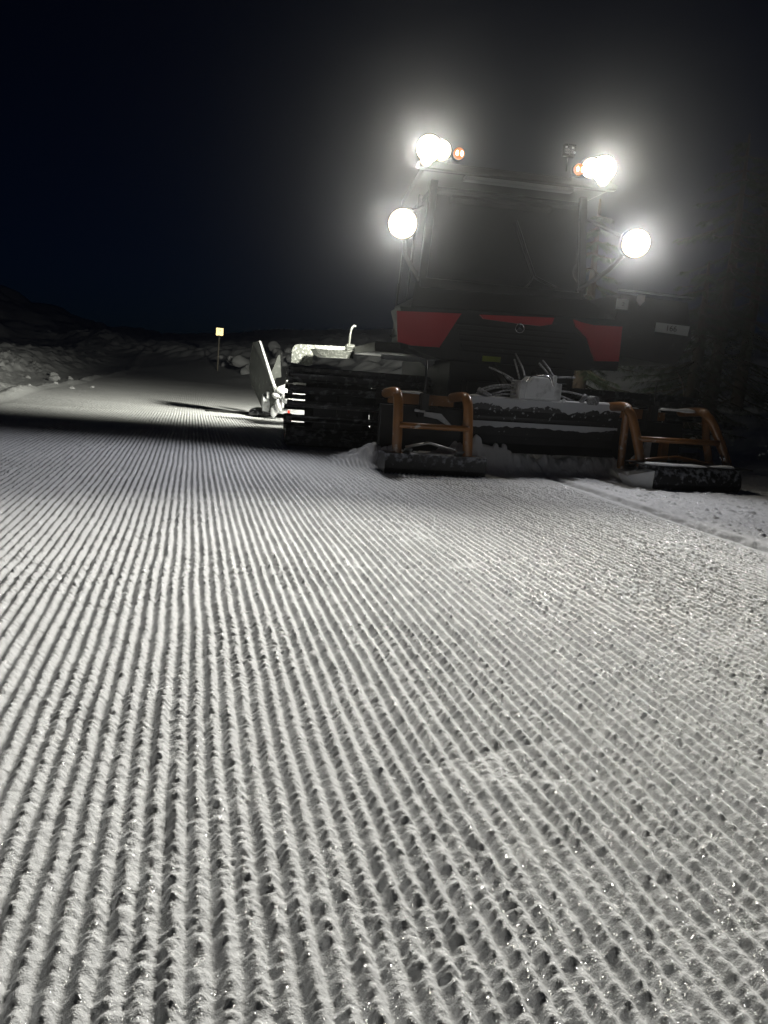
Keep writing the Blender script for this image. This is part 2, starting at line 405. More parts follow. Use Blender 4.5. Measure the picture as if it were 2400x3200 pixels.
# ---- tracks
def track_path():
    pts = []
    def arc(cy, cz, r, a0, a1, n):
        for i in range(n+1):
            a = RAD(a0+(a1-a0)*i/n); pts.append((cy+r*math.cos(a), cz+r*math.sin(a)))
    arc(9.32, .40, .33, -90, 90, 14)
    arc(7.55, .41, .32, 90, 270, 14)
    return pts
TP = track_path()
def resample(step):
    P = TP+[TP[0]]; d = [0]
    for i in range(len(P)-1): d.append(d[-1]+math.dist(P[i], P[i+1]))
    n = int(d[-1]/step); out = []; j = 0
    for k in range(n):
        s = d[-1]*k/n
        while d[j+1] < s: j += 1
        t = (s-d[j])/(d[j+1]-d[j]); a = P[j]; b = P[j+1]
        out.append((a[0]+(b[0]-a[0])*t, a[1]+(b[1]-a[1])*t, math.atan2(b[1]-a[1], b[0]-a[0])))
    return out
def make_track(x0, x1):
    bm = BM()   # the belts are the track itself; everything else hangs under it
    for f in ((.18, .36, .60, .80) if x0 < XC else (.03, .25, .47, .67)):
        xa = x0+(x1-x0)*f; xb = xa+(x1-x0)*.15
        S = resample(.06); n = len(S); L = []
        for (y, z, a) in S:
            nx, nz = math.sin(a), -math.cos(a)
            L.append([bm.verts.new((xx, y+nx*o, z+nz*o)) for xx, o in ((xa, 0), (xb, 0), (xb, -.018), (xa, -.018))])
        for i in range(n):
            A = L[i]; B = L[(i+1) % n]
            for k in range(4): bm.faces.new((A[k], A[(k+1) % 4], B[(k+1) % 4], B[k]))
    tr = obj('track', bm, M['rubber'], G)
    # crossbars (steel and aluminium grousers)
    bm = BM()
    add_box(bm, (x0, -.030, -.01), (x1, .030, .014))
    add_prism(bm, [(x0+.02, -.012, .014), (x0+.02, .012, .014), (x0+.02, .004, .075), (x0+.02, -.004, .075)], (x1-x0-.04, 0, 0))
    for f in (.0, .96): add_box(bm, (x0+(x1-x0)*f, -.034, -.02), (x0+(x1-x0)*f+.05, .034, .05))
    bar = obj('crossbar', bm, M['alu_dark'], None, bevel=.003)
    for i, (y, z, a) in enumerate(resample(.135)):
        b = bar if i == 0 else bar.copy()
        if i: COL.objects.link(b)
        b.parent = tr; b.location = Vector((0, y, z))-world_loc(tr)
        b.rotation_euler = (a+math.pi, 0, 0)
    for (cy, cz, r) in ((9.32, .40, .30), (7.55, .41, .29), (8.15, .30, .22), (8.75, .30, .22)):
        for f in ((.335, .755) if x0 < XC else (.18, .60)):
            xa = x0+(x1-x0)*f
            bm = BM(); add_disc(bm, (xa, cy, cz), (1, 0, 0), r, .06, 24); add_disc(bm, (xa-.012, cy, cz), (1, 0, 0), r*.6, .084, 20); add_disc(bm, (xa-.03, cy, cz), (1, 0, 0), r*.18, .12, 12)
            obj('road_wheel', bm, M['rubber'], tr, bevel=.006)
    return tr
M['alu_dark'] = frosted('worn_grouser', (.10, .10, .10), .42, .52, .70, scale=14, metal=.7, snowcol=(.35, .36, .36))
tr0 = make_track(.88, 2.32); make_track(3.78, 5.22)

o = obj('snow_cap', snow_cap(.90, 1.55, 9.2, .79, .7, .06, 31), M['clod'], tr0)
# ---- chassis and decks
bm = BM()
add_box(bm, (2.42, 7.15, .34), (3.68, 10.1, .98))
add_box(bm, (2.55, 6.95, .46), (3.55, 7.15, .80))
for y in (7.55, 8.75, 9.3): add_box(bm, (1.25, y-.07, .42), (4.85, y+.07, .54))
obj('chassis', bm, M['black'], G, bevel=.015)
bm = BM()
add_box(bm, (1.75, 7.75, 1.02), (4.40, 10.0, 1.12))
obj('deck', bm, M['black'], G, bevel=.01)
# snow hanging from the deck edge over the near track
bm = BM(); rng = random.Random(4); xs = np.linspace(1.86, 2.5, 30); top = []; bot = []
for x in xs:
    t = (x-1.86)/.64; top.append((x, 7.92, 1.0)); bot.append((x, 7.92, .965-.05*math.exp(-((t-.78)/.07)**2)-.03*vn(np.array([x*11.]), np.array([.5]), 5)[0]))
for i in range(29):
    vs = [bm.verts.new(p) for p in (top[i], top[i+1], bot[i+1], bot[i])]; bm.faces.new(vs)
bmesh.ops.remove_doubles(bm, verts=bm.verts, dist=1e-4)
r_ = bmesh.ops.extrude_face_region(bm, geom=bm.faces[:]); bmesh.ops.translate(bm, verts=[v for v in r_['geom'] if isinstance(v, bmesh.types.BMVert)], vec=(0, .12, 0))
obj('snow_lip', bm, M['clod'], G)

# ---- hood: black nose with two red corners and a red strip
YH = 7.20
bm = BM()
nose = [(1.90, 1.44), (4.22, 1.50), (4.12, 1.06), (3.78, .98), (2.32, .98), (2.02, 1.06)]
add_prism(bm, [(x, YH+.03, z) for x, z in nose], (0, .62, 0))
obj('hood', bm, M['black'], G, bevel=.02)
bm = BM()
add_prism(bm, [(2.02, 7.30, 1.46), (4.10, 7.30, 1.51), (3.95, 7.95, 1.80), (2.15, 7.95, 1.76)], (0, .02, -.05))
obj('hood_cover', bm, M['black'], G, bevel=.012)
def red(pts):
    bm = BM(); add_prism(bm, [(x, YH, z) for x, z in pts], (0, .04, 0)); return obj('red_panel', bm, M['red'], G, bevel=.008)
red([(1.87, 1.395), (2.50, 1.425), (2.46, 1.36), (2.31, 1.09), (2.03, 1.085), (1.90, 1.11)])
red([(3.63, 1.465), (3.72, 1.445), (3.84, 1.43), (4.14, 1.44), (4.15, 1.10), (3.90, 1.085), (3.86, 1.16), (3.79, 1.30), (3.66, 1.40)])
bm = BM(); add_prism(bm, [(2.68, YH, 1.43), (3.43, YH, 1.465), (3.41, YH, 1.40), (3.30, YH, 1.375), (3.05, YH, 1.38), (2.72, YH, 1.395)], (0, .036, 0)); o = obj('red_panel', bm, M['red'], G, bevel=.006)
o['label'] = 'narrow red strip across the nose between the two corner panels'
bm = BM()
for k in range(6): add_box(bm, (2.45+.02*k, YH+.005, 1.32-.05*k), (3.66-.02*k, YH+.03, 1.338-.05*k))
obj('grille', bm, M['dull'], G)
# three-pointed star in a ring
bm = BM(); c = Vector((3.085, YH-.02, 1.335)); R = .043
add_tube(bm, [c+Vector((math.cos(a), 0, math.sin(a)))*R for a in np.linspace(0, 2*math.pi, 25)], .005, 6, False)
for k in range(3):
    a = RAD(90+120*k); tip = c+Vector((math.cos(a), 0, math.sin(a)))*R; s = Vector((-math.sin(a), 0, math.cos(a)))*.008
    add_prism(bm, [c+s, tip, c-s], (0, .006, 0))
obj('emblem', bm, M['steel'], G)
bm = BM(); add_box(bm, (2.75, YH+.0, .995), (2.93, YH+.02, 1.045)); obj('green_label', bm, M['green'], G)

# ---- cab
bm = BM()
cabF = [(2.18, 7.92, 1.1), (3.95, 7.92, 1.1)]
for x0, x1 in ((2.16, 2.24), (3.88, 3.96)):
    s = .06 if x0 < 3 else -.06
    add_prism(bm, [(x0, 7.80, 1.78), (x1, 7.80, 1.78), (x1+s, 7.92, 2.78), (x0+s, 7.92, 2.78)], (0, .07, 0))
    add_prism(bm, [(x0, 8.62, 1.10), (x1, 8.62, 1.10), (x1+s, 8.62, 2.78), (x0+s, 8.62, 2.78)], (0, .08, 0))
    add_prism(bm, [(x0, 9.42, 1.10), (x1, 9.42, 1.10), (x1+s, 9.36, 2.78), (x0+s, 9.36, 2.78)], (0, .08, 0))
    add_box(bm, (x0+.0, 7.92, 1.12), (x1, 9.42, 1.62))
add_box(bm, (2.18, 9.40, 1.12), (3.94, 9.48, 1.9))
add_box(bm, (2.18, 7.80, 1.70), (3.94, 7.90, 1.80))
obj('cab_frame', bm, M['black'], G, bevel=.012)
bm = BM(); add_prism(bm, [(2.24, 7.83, 1.80), (3.88, 7.83, 1.80), (3.82, 7.94, 2.72), (2.30, 7.94, 2.72)], (0, .008, 0)); obj('windshield', bm, M['glass'], G)
for x, s in ((2.185, .055), (3.925, -.055)):
    bm = BM(); add_prism(bm, [(x, 7.92, 1.63), (x, 8.62, 1.63), (x+s, 8.62, 2.72), (x+s, 8.02, 2.72)], (.006, 0, 0)); obj('side_window', bm, M['glass'], G)
    bm = BM(); add_prism(bm, [(x, 8.70, 1.63), (x, 9.42, 1.63), (x+s, 9.38, 2.72), (x+s, 8.70, 2.72)], (.006, 0, 0)); obj('side_window', bm, M['glass'], G)
bm = BM(); add_prism(bm, [(2.24, 9.45, 1.9), (3.88, 9.45, 1.9), (3.84, 9.40, 2.72), (2.28, 9.40, 2.72)], (0, .008, 0)); obj('rear_window', bm, M['glass'], G)
bm = BM(); add_prism(bm, [(2.10, 7.70, 2.80), (4.02, 7.70, 2.80), (3.96, 9.5, 2.80), (2.16, 9.5, 2.80)], (0, 0, .09)); add_prism(bm, [(2.4, 7.9, 2.89), (3.7, 7.9, 2.89), (3.7, 9.2, 2.89), (2.4, 9.2, 2.89)], (0, 0, .06))
add_box(bm, (2.02, 7.60, 2.80), (4.08, 7.70, 2.86)); obj('roof', bm, M['black'], G, bevel=.02)
bm = BM(); add_box(bm, (2.50, 7.585, 2.735), (3.62, 7.70, 2.775)); obj('visor_bar', bm, mat('grey_visor', (.25, .26, .25), .5), G, bevel=.008)
for xs_ in (2.62, 3.32):
    bm = BM(); add_box(bm, (xs_-.02, 8.3, 1.2), (xs_+.42, 8.8, 1.62)); add_box(bm, (xs_, 8.72, 1.55), (xs_+.38, 8.86, 2.25)); add_box(bm, (xs_+.08, 8.74, 2.27), (xs_+.30, 8.84, 2.46)); obj('driver_seat', bm, M['dull'], G, bevel=.05)
bm = BM(); add_tube(bm, [(3.30, 7.80, 1.80), (3.38, 7.81, 1.92), (3.62, 7.79, 1.83)], .008, 6); add_tube(bm, [(3.38, 7.805, 1.92), (3.14, 7.86, 2.46)], .012, 6); obj('wiper', bm, M['black'], G)

# ---- black side box over the far track with plate and stickers
bm = BM()
add_prism(bm, [(4.16, 7.55, 1.18), (4.98, 7.62, 1.12), (5.12, 7.62, 1.42), (5.02, 7.62, 1.78), (4.24, 7.55, 1.80)], (0, 1.9, 0))
obj('side_box', bm, M['black'], G, bevel=.02)
bm = BM(); add_tube(bm, [(4.18, 7.50, 1.828), (5.05, 7.57, 1.825)], .010, 6); obj('trim_rail', bm, mat('grey_rail', (.35, .35, .33), .4, metal=.5), G)
def text_mesh(s, size):
    cu = bpy.data.curves.new('t', 'FONT'); cu.body = s; cu.size = size; cu.align_x = 'CENTER'; cu.align_y = 'CENTER'; cu.extrude = .001
    t = bpy.data.objects.new('t', cu); COL.objects.link(t)
    me = bpy.data.meshes.new_from_object(t.evaluated_get(bpy.context.evaluated_depsgraph_get())); bpy.data.objects.remove(t); bpy.data.curves.remove(cu)
    return me
def put_text(s, size, loc, parent, rot=(RAD(90), 0, 0), name='lettering'):
    me = text_mesh(s, size); me.name = name; me.materials.clear(); me.materials.append(M['ink'])
    o = bpy.data.objects.new(name, me); COL.objects.link(o); o.parent = parent; o.location = Vector(loc)-world_loc(parent); o.rotation_euler = rot
    return o
bm = BM(); add_prism(bm, [(4.66, 7.535, 1.545), (5.04, 7.545, 1.535), (5.03, 7.545, 1.435), (4.655, 7.535, 1.45)], (0, .012, 0)); pl = obj('number_plate', bm, M['plate'], G, bevel=.004)
pl['label'] = 'pale plate with dark figures on the black side box'
put_text('166', .085, (4.83, 7.532, 1.492), pl)
bm = BM(); add_box(bm, (4.19, 7.51, 1.64), (4.315, 7.53, 1.745)); st = obj('sticker', bm, M['plate'], G)
put_text('2', .06, (4.255, 7.505, 1.69), st)
bm = BM(); add_prism(bm, [(4.40, 7.52, 1.80), (4.49, 7.52, 1.80), (4.49, 7.52, 1.74), (4.445, 7.52, 1.685), (4.40, 7.52, 1.74)], (0, .01, 0)); o = obj('sticker', bm, M['plate'], G); o['label'] = 'small shield shaped sticker'

# ---- lamps
def head_lamp(P, r, aim):
    ax = (Vector(aim)-P).normalized()
    bm = BM(); add_disc(bm, P-ax*.16, ax, r*1.06, .15, 28); add_disc(bm, P-ax*.22, ax, r*.7, .07, 20)
    hl = obj('headlight', bm, M['dull'], G, bevel=.01)
    bm = BM(); add_disc(bm, P-ax*.006, ax, r, .010, 28, .03); obj('lens', bm, M['lens'], hl)
    return hl, ax
for i, P in enumerate(HEAD):
    s = -1 if i == 0 else 1
    hl, ax = head_lamp(P, .135, P+Vector((-.25, -1, -.18)))
    lamp('headlight_beam', hl, P+ax*.06, Vector(((2.4, 1.8, 0) if i else (-1.2, 4.0, 0))), BEAM_HEAD*(1.1 if i else 1.05), 100, .9, (.93, .935, 1.0), .08)
    lamp('headlight_far_beam', hl, P+ax*.06, Vector(((.7, -1.6, 0) if i else (-.4, -1.6, 0))), BEAM_FAR, 56, 1, (1, .97, .88), .08)
    lamp('headlight_spill', hl, P+ax*.06, P+Vector((0, -1, 0)), WIDE, 172, 1, (1, .93, .78), .08)
    bm = BM(); add_tube(bm, [P-ax*.12+Vector((0, 0, -.02)), P+Vector((-s*.10, .35, -.22)), P+Vector((-s*.30, .62, -.42))], .025, 8)
    add_tube(bm, [P+Vector((-s*.05, .25, .10)), P+Vector((-s*.28, .62, .30))], .018, 8); obj('lamp_arm', bm, M['dull'], G)
for i, P in enumerate(ROOF):
    s = 1 if i == 0 else -1
    aim = P+Vector((-.3, -1, -.32))
    for dx, r in (((0, 0), .105), ((.0, 0), 0)):
        pass
    hl, ax = head_lamp(P, .125, aim)
    lamp('roof_beam', hl, P+ax*.06, Vector(((.6, -2.0, 0) if i else (-.7, -2.0, 0))), BEAM_ROOF*1.1, 58, 1, (1, .97, .87), .09)
    lamp('roof_spill', hl, P+ax*.06, P+Vector((0, -1, 0)), WIDE*1.2, 172, 1, (1, .93, .78), .08)
    for dx, dz, r in ((s*.125, .0, .095), (-s*.015, -.10, .06)):
        head_lamp(P+Vector((dx, .02, dz)), r, aim+Vector((dx, 0, dz)))
    Q = P+Vector((s*.30, .02, -.01)) if i == 0 else P+Vector((-.25, .02, -.03))
    bm = BM(); add_disc(bm, Q+Vector((0, .06, 0)), (0, -1, 0), .062, .05, 20); ind = obj('indicator_lamp', bm, M['dull'], G, bevel=.006)
    bm = BM(); add_disc(bm, Q+Vector((0, .008, 0)), (0, -1, 0), .055, .02, 20, .02); obj('amber_lens', bm, M['amber'], ind)
    for dx in (-.024, .024):
        bm = BM(); bmesh.ops.create_uvsphere(bm, u_segments=12, v_segments=8, radius=1, matrix=Matrix.Translation(Q+Vector((dx, -.036, -.004))) @ Matrix.Diagonal((.014, .008, .026, 1))); obj('bulb', bm, M['bulb'], ind, smooth=True)
    bm = BM(); add_box(bm, (min(P.x, Q.x)-.05, 7.60, P.z-.10), (max(P.x, Q.x)+.05, 7.68, P.z-.13)); obj('lamp_bracket', bm, M['black'], G)
# unlit faceted work lamp on the roof
bm = BM(); add_box(bm, (3.50, 7.66, 3.085), (3.62, 7.72, 3.20)); add_box(bm, (3.553, 7.70, 2.95), (3.567, 7.72, 3.10)); wl = obj('roof_work_lamp', bm, M['dull'], G, bevel=.006)
bm = BM(); rng = random.Random(9)
for k in range(5):
    for j in range(5):
        a = rng.uniform(-.5, .5); b = rng.uniform(-.5, .5)
        add_box(bm, (3.506+.0225*k, 7.645, 3.092+.0215*j), (3.524+.0225*k, 7.655, 3.108+.0215*j), Matrix.Rotation(a, 3, 'X') @ Matrix.Rotation(b, 3, 'Z'))
obj('lens', bm, M['steel'], wl)
# rear work lamps
for x, k, aim in ((2.42, 1.0, (.2, 15.0, 0)), (3.60, .12, (3.6, 13.4, 0))):
    P = Vector((x, 9.62, 2.45)); a = (Vector(aim)-P).normalized()
    bm = BM(); add_disc(bm, P-a*.1, a, .085, .09, 20); add_tube(bm, [P-a*.06, (x, 9.5, 2.78)], .015, 6); hl = obj('work_lamp', bm, M['dull'], G)
    bm = BM(); add_disc(bm, P-a*.01, a, .075, .012, 20, .01); obj('lens', bm, M['lens'], hl)
    lamp('rear_beam', hl, P+a*.05, aim, REAR*k, 140, 1.0, (1, .99, .86), .2)

FIX = []
# ---- rear mudguard plate, shelf and stalk (lit by the work lamp)
bm = BM()
YP = 10.6
out = [(1.30, .50), (1.30, 1.0), (1.312, 1.05), (1.34, 1.085), (1.385, 1.10), (2.14, 1.125), (2.14, 1.06), (1.62, 1.045), (1.59, 1.0), (1.58, .70), (1.59, .50)]
add_prism(bm, [(x, YP, z) for x, z in out], (0, .03, 0))
FIX.append(obj('mudguard', bm, M['pale'], G, bevel=.006))
bm = BM(); add_prism(bm, [(1.54, 10.1, 1.045), (2.05, 10.1, 1.06), (2.05, 10.1, .96), (1.66, 10.1, .945), (1.59, 10.1, .985)], (0, .45, 0)); FIX.append(obj('side_shelf', bm, M['pale'], G, bevel=.006))
FIX.append(obj('snow_cap', snow_cap(1.55, 2.04, 10.28, 1.052, .30, .010, 41, .014), M['clod'], G))
bm = BM(); add_tube(bm, smooth_path([(1.985, 10.15, 1.07), (1.99, 10.15, 1.20), (2.0, 10.15, 1.32), (2.035, 10.15, 1.375), (2.06, 10.15, 1.37)]), .014, 8); add_box(bm, (1.95, 10.1, 1.065), (2.055, 10.2, 1.14)); FIX.append(obj('marker_stalk', bm, M['pale'], G, bevel=.01))
bm = BM(); add_tube(bm, smooth_path([(1.98, 8.0, 1.30), (2.06, 7.95, 1.27), (2.10, 7.92, 1.20)]), .012, 8); add_tube(bm, [(1.92, 7.95, 1.195), (2.11, 7.92, 1.19)], .008, 6); obj('grab_handle', bm, M['alu'], G)

# ---- rear tiller
bm = BM()
add_tube(bm, [(1.05, 11.85, .22), (5.05, 11.85, .22)], .14, 16)
add_box(bm, (1.1, 11.7, .30), (5.0, 12.1, .40)); add_box(bm, (2.7, 10.6, .42), (3.4, 11.8, .58))
til = obj('tiller', bm, M['frost'], G, bevel=.01)
# side wing: a folded plate standing on the tiller's end
bm = BM()
o1 = [(.93, 11.72, 1.125), (.905, 12.4, 1.12), (.875, 12.6, .72), (.93, 12.5, .45), (1.10, 12.0, .06), (1.155, 11.72, .10), (1.235, 11.62, .34), (1.13, 11.66, .60)]
a = [bm.verts.new(p) for p in o1]; bm.faces.new(a)
r_ = bmesh.ops.extrude_face_region(bm, geom=bm.faces[:]); bmesh.ops.translate(bm, verts=[v for v in r_['geom'] if isinstance(v, bmesh.types.BMVert)], vec=(.055, .02, .005))
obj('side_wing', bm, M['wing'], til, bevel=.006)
bm = BM(); add_tube(bm, [(.955, 11.70, 1.13), (1.05, 11.67, .87), (1.15, 11.64, .60), (1.255, 11.60, .34)], [.012, .018, .022, .028], 6); obj('wing_edge_highlight', bm, M['clod'], til)  # snow-coloured tube added so the wing's lit edge shows bright
bm = BM()
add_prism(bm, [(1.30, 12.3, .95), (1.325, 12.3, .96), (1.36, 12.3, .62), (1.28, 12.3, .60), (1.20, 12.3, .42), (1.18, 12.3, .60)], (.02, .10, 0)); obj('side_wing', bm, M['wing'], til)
bm = BM()
for p, s in (((1.30, 11.5, .42), (.10, .12, .07)), ((1.22, 11.5, .36), (.07, .1, .05)), ((1.36, 11.45, .34), (.08, .1, .10)), ((1.26, 11.5, .22), (.055, .08, .11)), ((1.42, 11.45, .28), (.08, .1, .05)), ((1.20, 11.55, .12), (.05, .08, .09)), ((1.32, 11.5, .14), (.05, .05, .05))):
    bmesh.ops.create_icosphere(bm, subdivisions=2, radius=1, matrix=Matrix.Translation(p) @ Matrix.Diagonal((*s, 1)))
add_tube(bm, [(1.18, 11.5, .45), (1.35, 11.5, .52), (1.42, 11.5, .70)], .02, 8)
rng = random.Random(5)
for v in bm.verts: v.co += Vector((rng.uniform(-1, 1), rng.uniform(-1, 1), rng.uniform(-1, 1)))*.009
obj('wing_hinge', bm, M['clod'], til, smooth=True)
bm = BM(); bmesh.ops.create_icosphere(bm, subdivisions=3, radius=1, matrix=Matrix.Translation((1.02, 11.95, .06)) @ Matrix.Diagonal((.16, .2, .09, 1)))
obj('skid_shoe', bm, M['plough'], til, smooth=True)
bm = BM(); pts = [(.22, 12.35, .030)]; n = 60
for k in range(n+1):
    x = .22+1.5*k/n; pts.append((x, 12.35-.35*k/n, .042+.03*k/n))
low = [(.22+1.5*k/n, 12.35-.35*k/n, .012-(.010 if k % 2 else 0)) for k in range(n+1)]
add_prism(bm, pts[1:]+low[::-1], (0, .02, 0)); obj('finisher_comb', bm, M['rubber'], til)
bm = BM(); add_box(bm, (1.39, 11.42, .06), (1.42, 11.45, .16)); o = obj('reflector', bm, mat('red_reflector', (.6, .05, .03), .3), til)

# ---- front blade
YB = 6.42
bm = BM()
prof = [(YB+.03, .665), (YB-.02, .66), (YB+.01, .56), (YB+.05, .50), (YB+.055, .455), (YB+.02, .45), (YB+.07, .40), (YB+.10, .33), (YB+.09, .26), (YB+.03, .18), (YB+.13, .18), (YB+.19, .30), (YB+.14, .60), (YB+.12, .66)]
add_prism(bm, [(2.36, y, z) for y, z in prof], (1.48, 0, .012))
bl = obj('front_blade', bm, M['blade'], G, bevel=.006)
bm = BM()
for x in (2.66, 3.38): add_box(bm, (x, YB+.1, .36), (x+.09, 7.2, .50))
add_tube(bm, [(2.9, 6.6, .60), (2.85, 7.2, .95)], .035, 10); add_tube(bm, [(3.22, 6.6, .60), (3.27, 7.2, .95)], .035, 10)
obj('push_arm', bm, M['black'], bl)
obj('snow_cap', snow_cap(2.36, 3.84, YB+.04, .668, .13, .014, 3, .010), M['clod'], bl)
def ragged(x0, x1, y, z, h, seed, dz=0.0, tilt=0.0):
    bm = BM(); n = int((x1-x0)/.012); top = []; bot = []
    for i in range(n+1):
        x = x0+(x1-x0)*i/n; q = np.array([x]); zz = z+dz*i/n
        d = h*(.25+.9*vn(q*4.5, q*0+seed, seed)[0]+.45*vn(q*19, q*0+seed, seed+1)[0]+.25*vn(q*60, q*0+seed, seed+2)[0])
        top.append(bm.verts.new((x, y, zz))); bot.append(bm.verts.new((x, y+tilt*d, zz-d)))
    for i in range(n): bm.faces.new((top[i], top[i+1], bot[i+1], bot[i]))
    r = bmesh.ops.extrude_face_region(bm, geom=bm.faces[:]); bmesh.ops.translate(bm, verts=[v for v in r['geom'] if isinstance(v, bmesh.types.BMVert)], vec=(0, .012, 0))
    return bm
obj('frost_strip', ragged(2.365, 3.835, YB-.027, .667, .075, 3, .010, .22), M['crust'], bl)
obj('frost_strip', ragged(2.365, 3.835, YB+.012, .458, .035, 8, .010), M['crust'], bl)
# frosted valve housing
bm = BM()
add_box(bm, (2.815, 6.40, .66), (3.215, 6.62, .835))
add_prism(bm, [(2.86, 6.385, .69), (3.14, 6.385, .69), (3.14, 6.385, .80), (3.07, 6.385, .875), (2.93, 6.385, .875), (2.86, 6.385, .80)], (0, .2, 0))
add_box(bm, (3.12, 6.38, .80), (3.15, 6.42, .90))
vh = obj('valve_housing', bm, M['frost'], bl, bevel=.012)
bm = BM(); add_tube(bm, smooth_path([(2.855, 6.375, .825), (2.90, 6.372, .872), (3.00, 6.37, .890), (3.07, 6.372, .882), (3.10, 6.372, .83), (3.115, 6.37, .80)]), .007, 6); add_box(bm, (3.15, 6.36, .83), (3.235, 6.50, .836)); obj('housing_edge', bm, M['steel'], vh)
rngh = random.Random(2)
HO = [[(2.44, 6.48, .69), (2.50, 6.47, .74), (2.62, 6.47, .775), (2.80, 6.5, .79)], [(2.44, 6.5, .68), (2.52, 6.49, .72), (2.64, 6.5, .755), (2.80, 6.52, .765)],
      [(2.52, 6.45, .68), (2.60, 6.44, .705), (2.70, 6.46, .735), (2.80, 6.48, .745)], [(2.56, 6.43, .675), (2.66, 6.43, .70), (2.80, 6.46, .71)],
      [(3.20, 6.5, .76), (3.30, 6.48, .765), (3.42, 6.47, .75), (3.50, 6.47, .73)], [(3.20, 6.47, .735), (3.28, 6.45, .71), (3.40, 6.45, .68)],
      [(2.74, 6.6, .86), (2.80, 6.55, .82), (2.84, 6.5, .83)], [(2.90, 6.8, 1.02), (2.86, 6.62, .93), (2.84, 6.5, .85)], [(2.97, 6.95, 1.08), (2.90, 6.6, .95), (2.87, 6.46, .87)],
      [(3.06, 6.6, 1.0), (3.09, 6.5, .93), (3.12, 6.42, .88)], [(3.14, 6.7, 1.03), (3.12, 6.5, .95), (3.14, 6.42, .87)], [(3.18, 6.5, .88), (3.28, 6.5, .892), (3.38, 6.5, .895)], [(2.62, 6.7, .93), (2.70, 6.6, .89), (2.78, 6.5, .84)]]
for p in HO:
    bm = BM(); add_tube(bm, smooth_path(p), .0085, 7); obj('hydraulic_hose', bm, M['hose'], bl)
bm = BM(); add_tube(bm, [(2.44, 6.45, .73), (2.52, 6.44, .69), (2.56, 6.44, .675)], .022, 8); obj('hose_joint', bm, M['hose'], bl)
bm = BM(); add_disc(bm, (3.50, 6.40, .705), (.3, -1, 0), .042, .08, 16); add_tube(bm, [(3.42, 6.42, .67), (3.47, 6.42, .75)], .022, 8); obj('hose_joint', bm, M['hose'], bl, bevel=.006)
bm = BM(); bmesh.ops.create_uvsphere(bm, u_segments=12, v_segments=8, radius=.018, matrix=Matrix.Translation((3.235, 6.38, .685))); obj('bolt_head', bm, M['clod'], bl, smooth=True)

# blade wings: orange tube hoops over dark plough boxes
def arch_tube(x0, yb, zb, xt, yt, zt, back=.42, r=.035):
    """a hoop leg: rises from the plough box, bends over and runs back to the machine"""
    return smooth_path([(x0, yb, zb), (x0+(xt-x0)*.35, yb+(yt-yb)*.35, zb+(zt-zb)*.4), (x0+(xt-x0)*.8, yb+(yt-yb)*.8, zb+(zt-zb)*.82), (xt, yt+.015, zt-.03), (xt, yt+.07, zt), (xt, yt+.2, zt), (xt, yt+back, zt-.02)], 5)
def left_wing():
    bm = BM()
    add_tube(bm, arch_tube(1.655, 6.10, .10, 1.635, 6.12, .655), .041, 14)
    add_tube(bm, arch_tube(2.275, 6.10, .10, 2.235, 6.12, .655), .041, 14)
    add_tube(bm, [(1.65, 6.075, .40), (2.25, 6.075, .40)], .024, 10)
    add_box(bm, (1.66, 6.52, .555), (2.25, 6.56, .645))
    for x in (1.655, 2.275): add_box(bm, (x-.055, 6.06, .145), (x+.055, 6.16, .175))
    hoop = obj('guard_hoop', bm, M['orange'], bl, bevel=.0)
    obj('snow_cap', snow_cap(1.60, 1.98, 6.54, .655, .07, .016, 7), M['clod'], hoop)
    bm = BM(); add_prism(bm, [(1.54, 6.02, .172), (1.54, 6.10, .176), (1.54, 6.28, .165), (1.54, 6.30, .05), (1.54, 6.20, -.01), (1.54, 6.05, -.01), (1.54, 6.03, .05)], (.88, 0, -.005)); bx = obj('plough_box', bm, M['plough'], bl, bevel=.012)
    bm = BM(); add_box(bm, (1.70, 6.02, .17), (1.765, 6.18, .18), Matrix.Rotation(-.5, 3, 'X')); add_box(bm, (2.15, 6.02, .17), (2.215, 6.18, .18), Matrix.Rotation(-.5, 3, 'X')); obj('flat_bracket', bm, M['alu'], bl)
    bm = BM(); add_tube(bm, [(1.74, 6.16, .215), (1.92, 6.14, .258), (1.95, 6.14, .258), (2.18, 6.16, .205)], .011, 6); obj('brace_rod', bm, M['alu'], bl)
    bm = BM(); add_prism(bm, [(1.98, 6.5, .50), (2.14, 6.5, .49), (2.26, 6.5, .38), (2.24, 6.5, .37), (2.12, 6.5, .44), (1.98, 6.5, .46)], (0, .05, 0)); add_tube(bm, [(1.88, 6.45, .51), (1.97, 6.45, .505)], .012, 6); obj('link_plate', bm, M['frost'], bl)
    bm = BM(); add_box(bm, (1.60, 6.56, .15), (2.40, 6.62, .54)); add_box(bm, (1.93, 6.50, .45), (1.99, 6.58, .66)); obj('wing_backplate', bm, M['black'], bl, bevel=.01)
    bm = BM(); add_tube(bm, [(1.915, 6.30, .60), (1.905, 6.30, .94)], .009, 8); add_box(bm, (1.885, 6.27, .52), (1.945, 6.33, .66)); obj('marker_rod', bm, M['black'], bl)
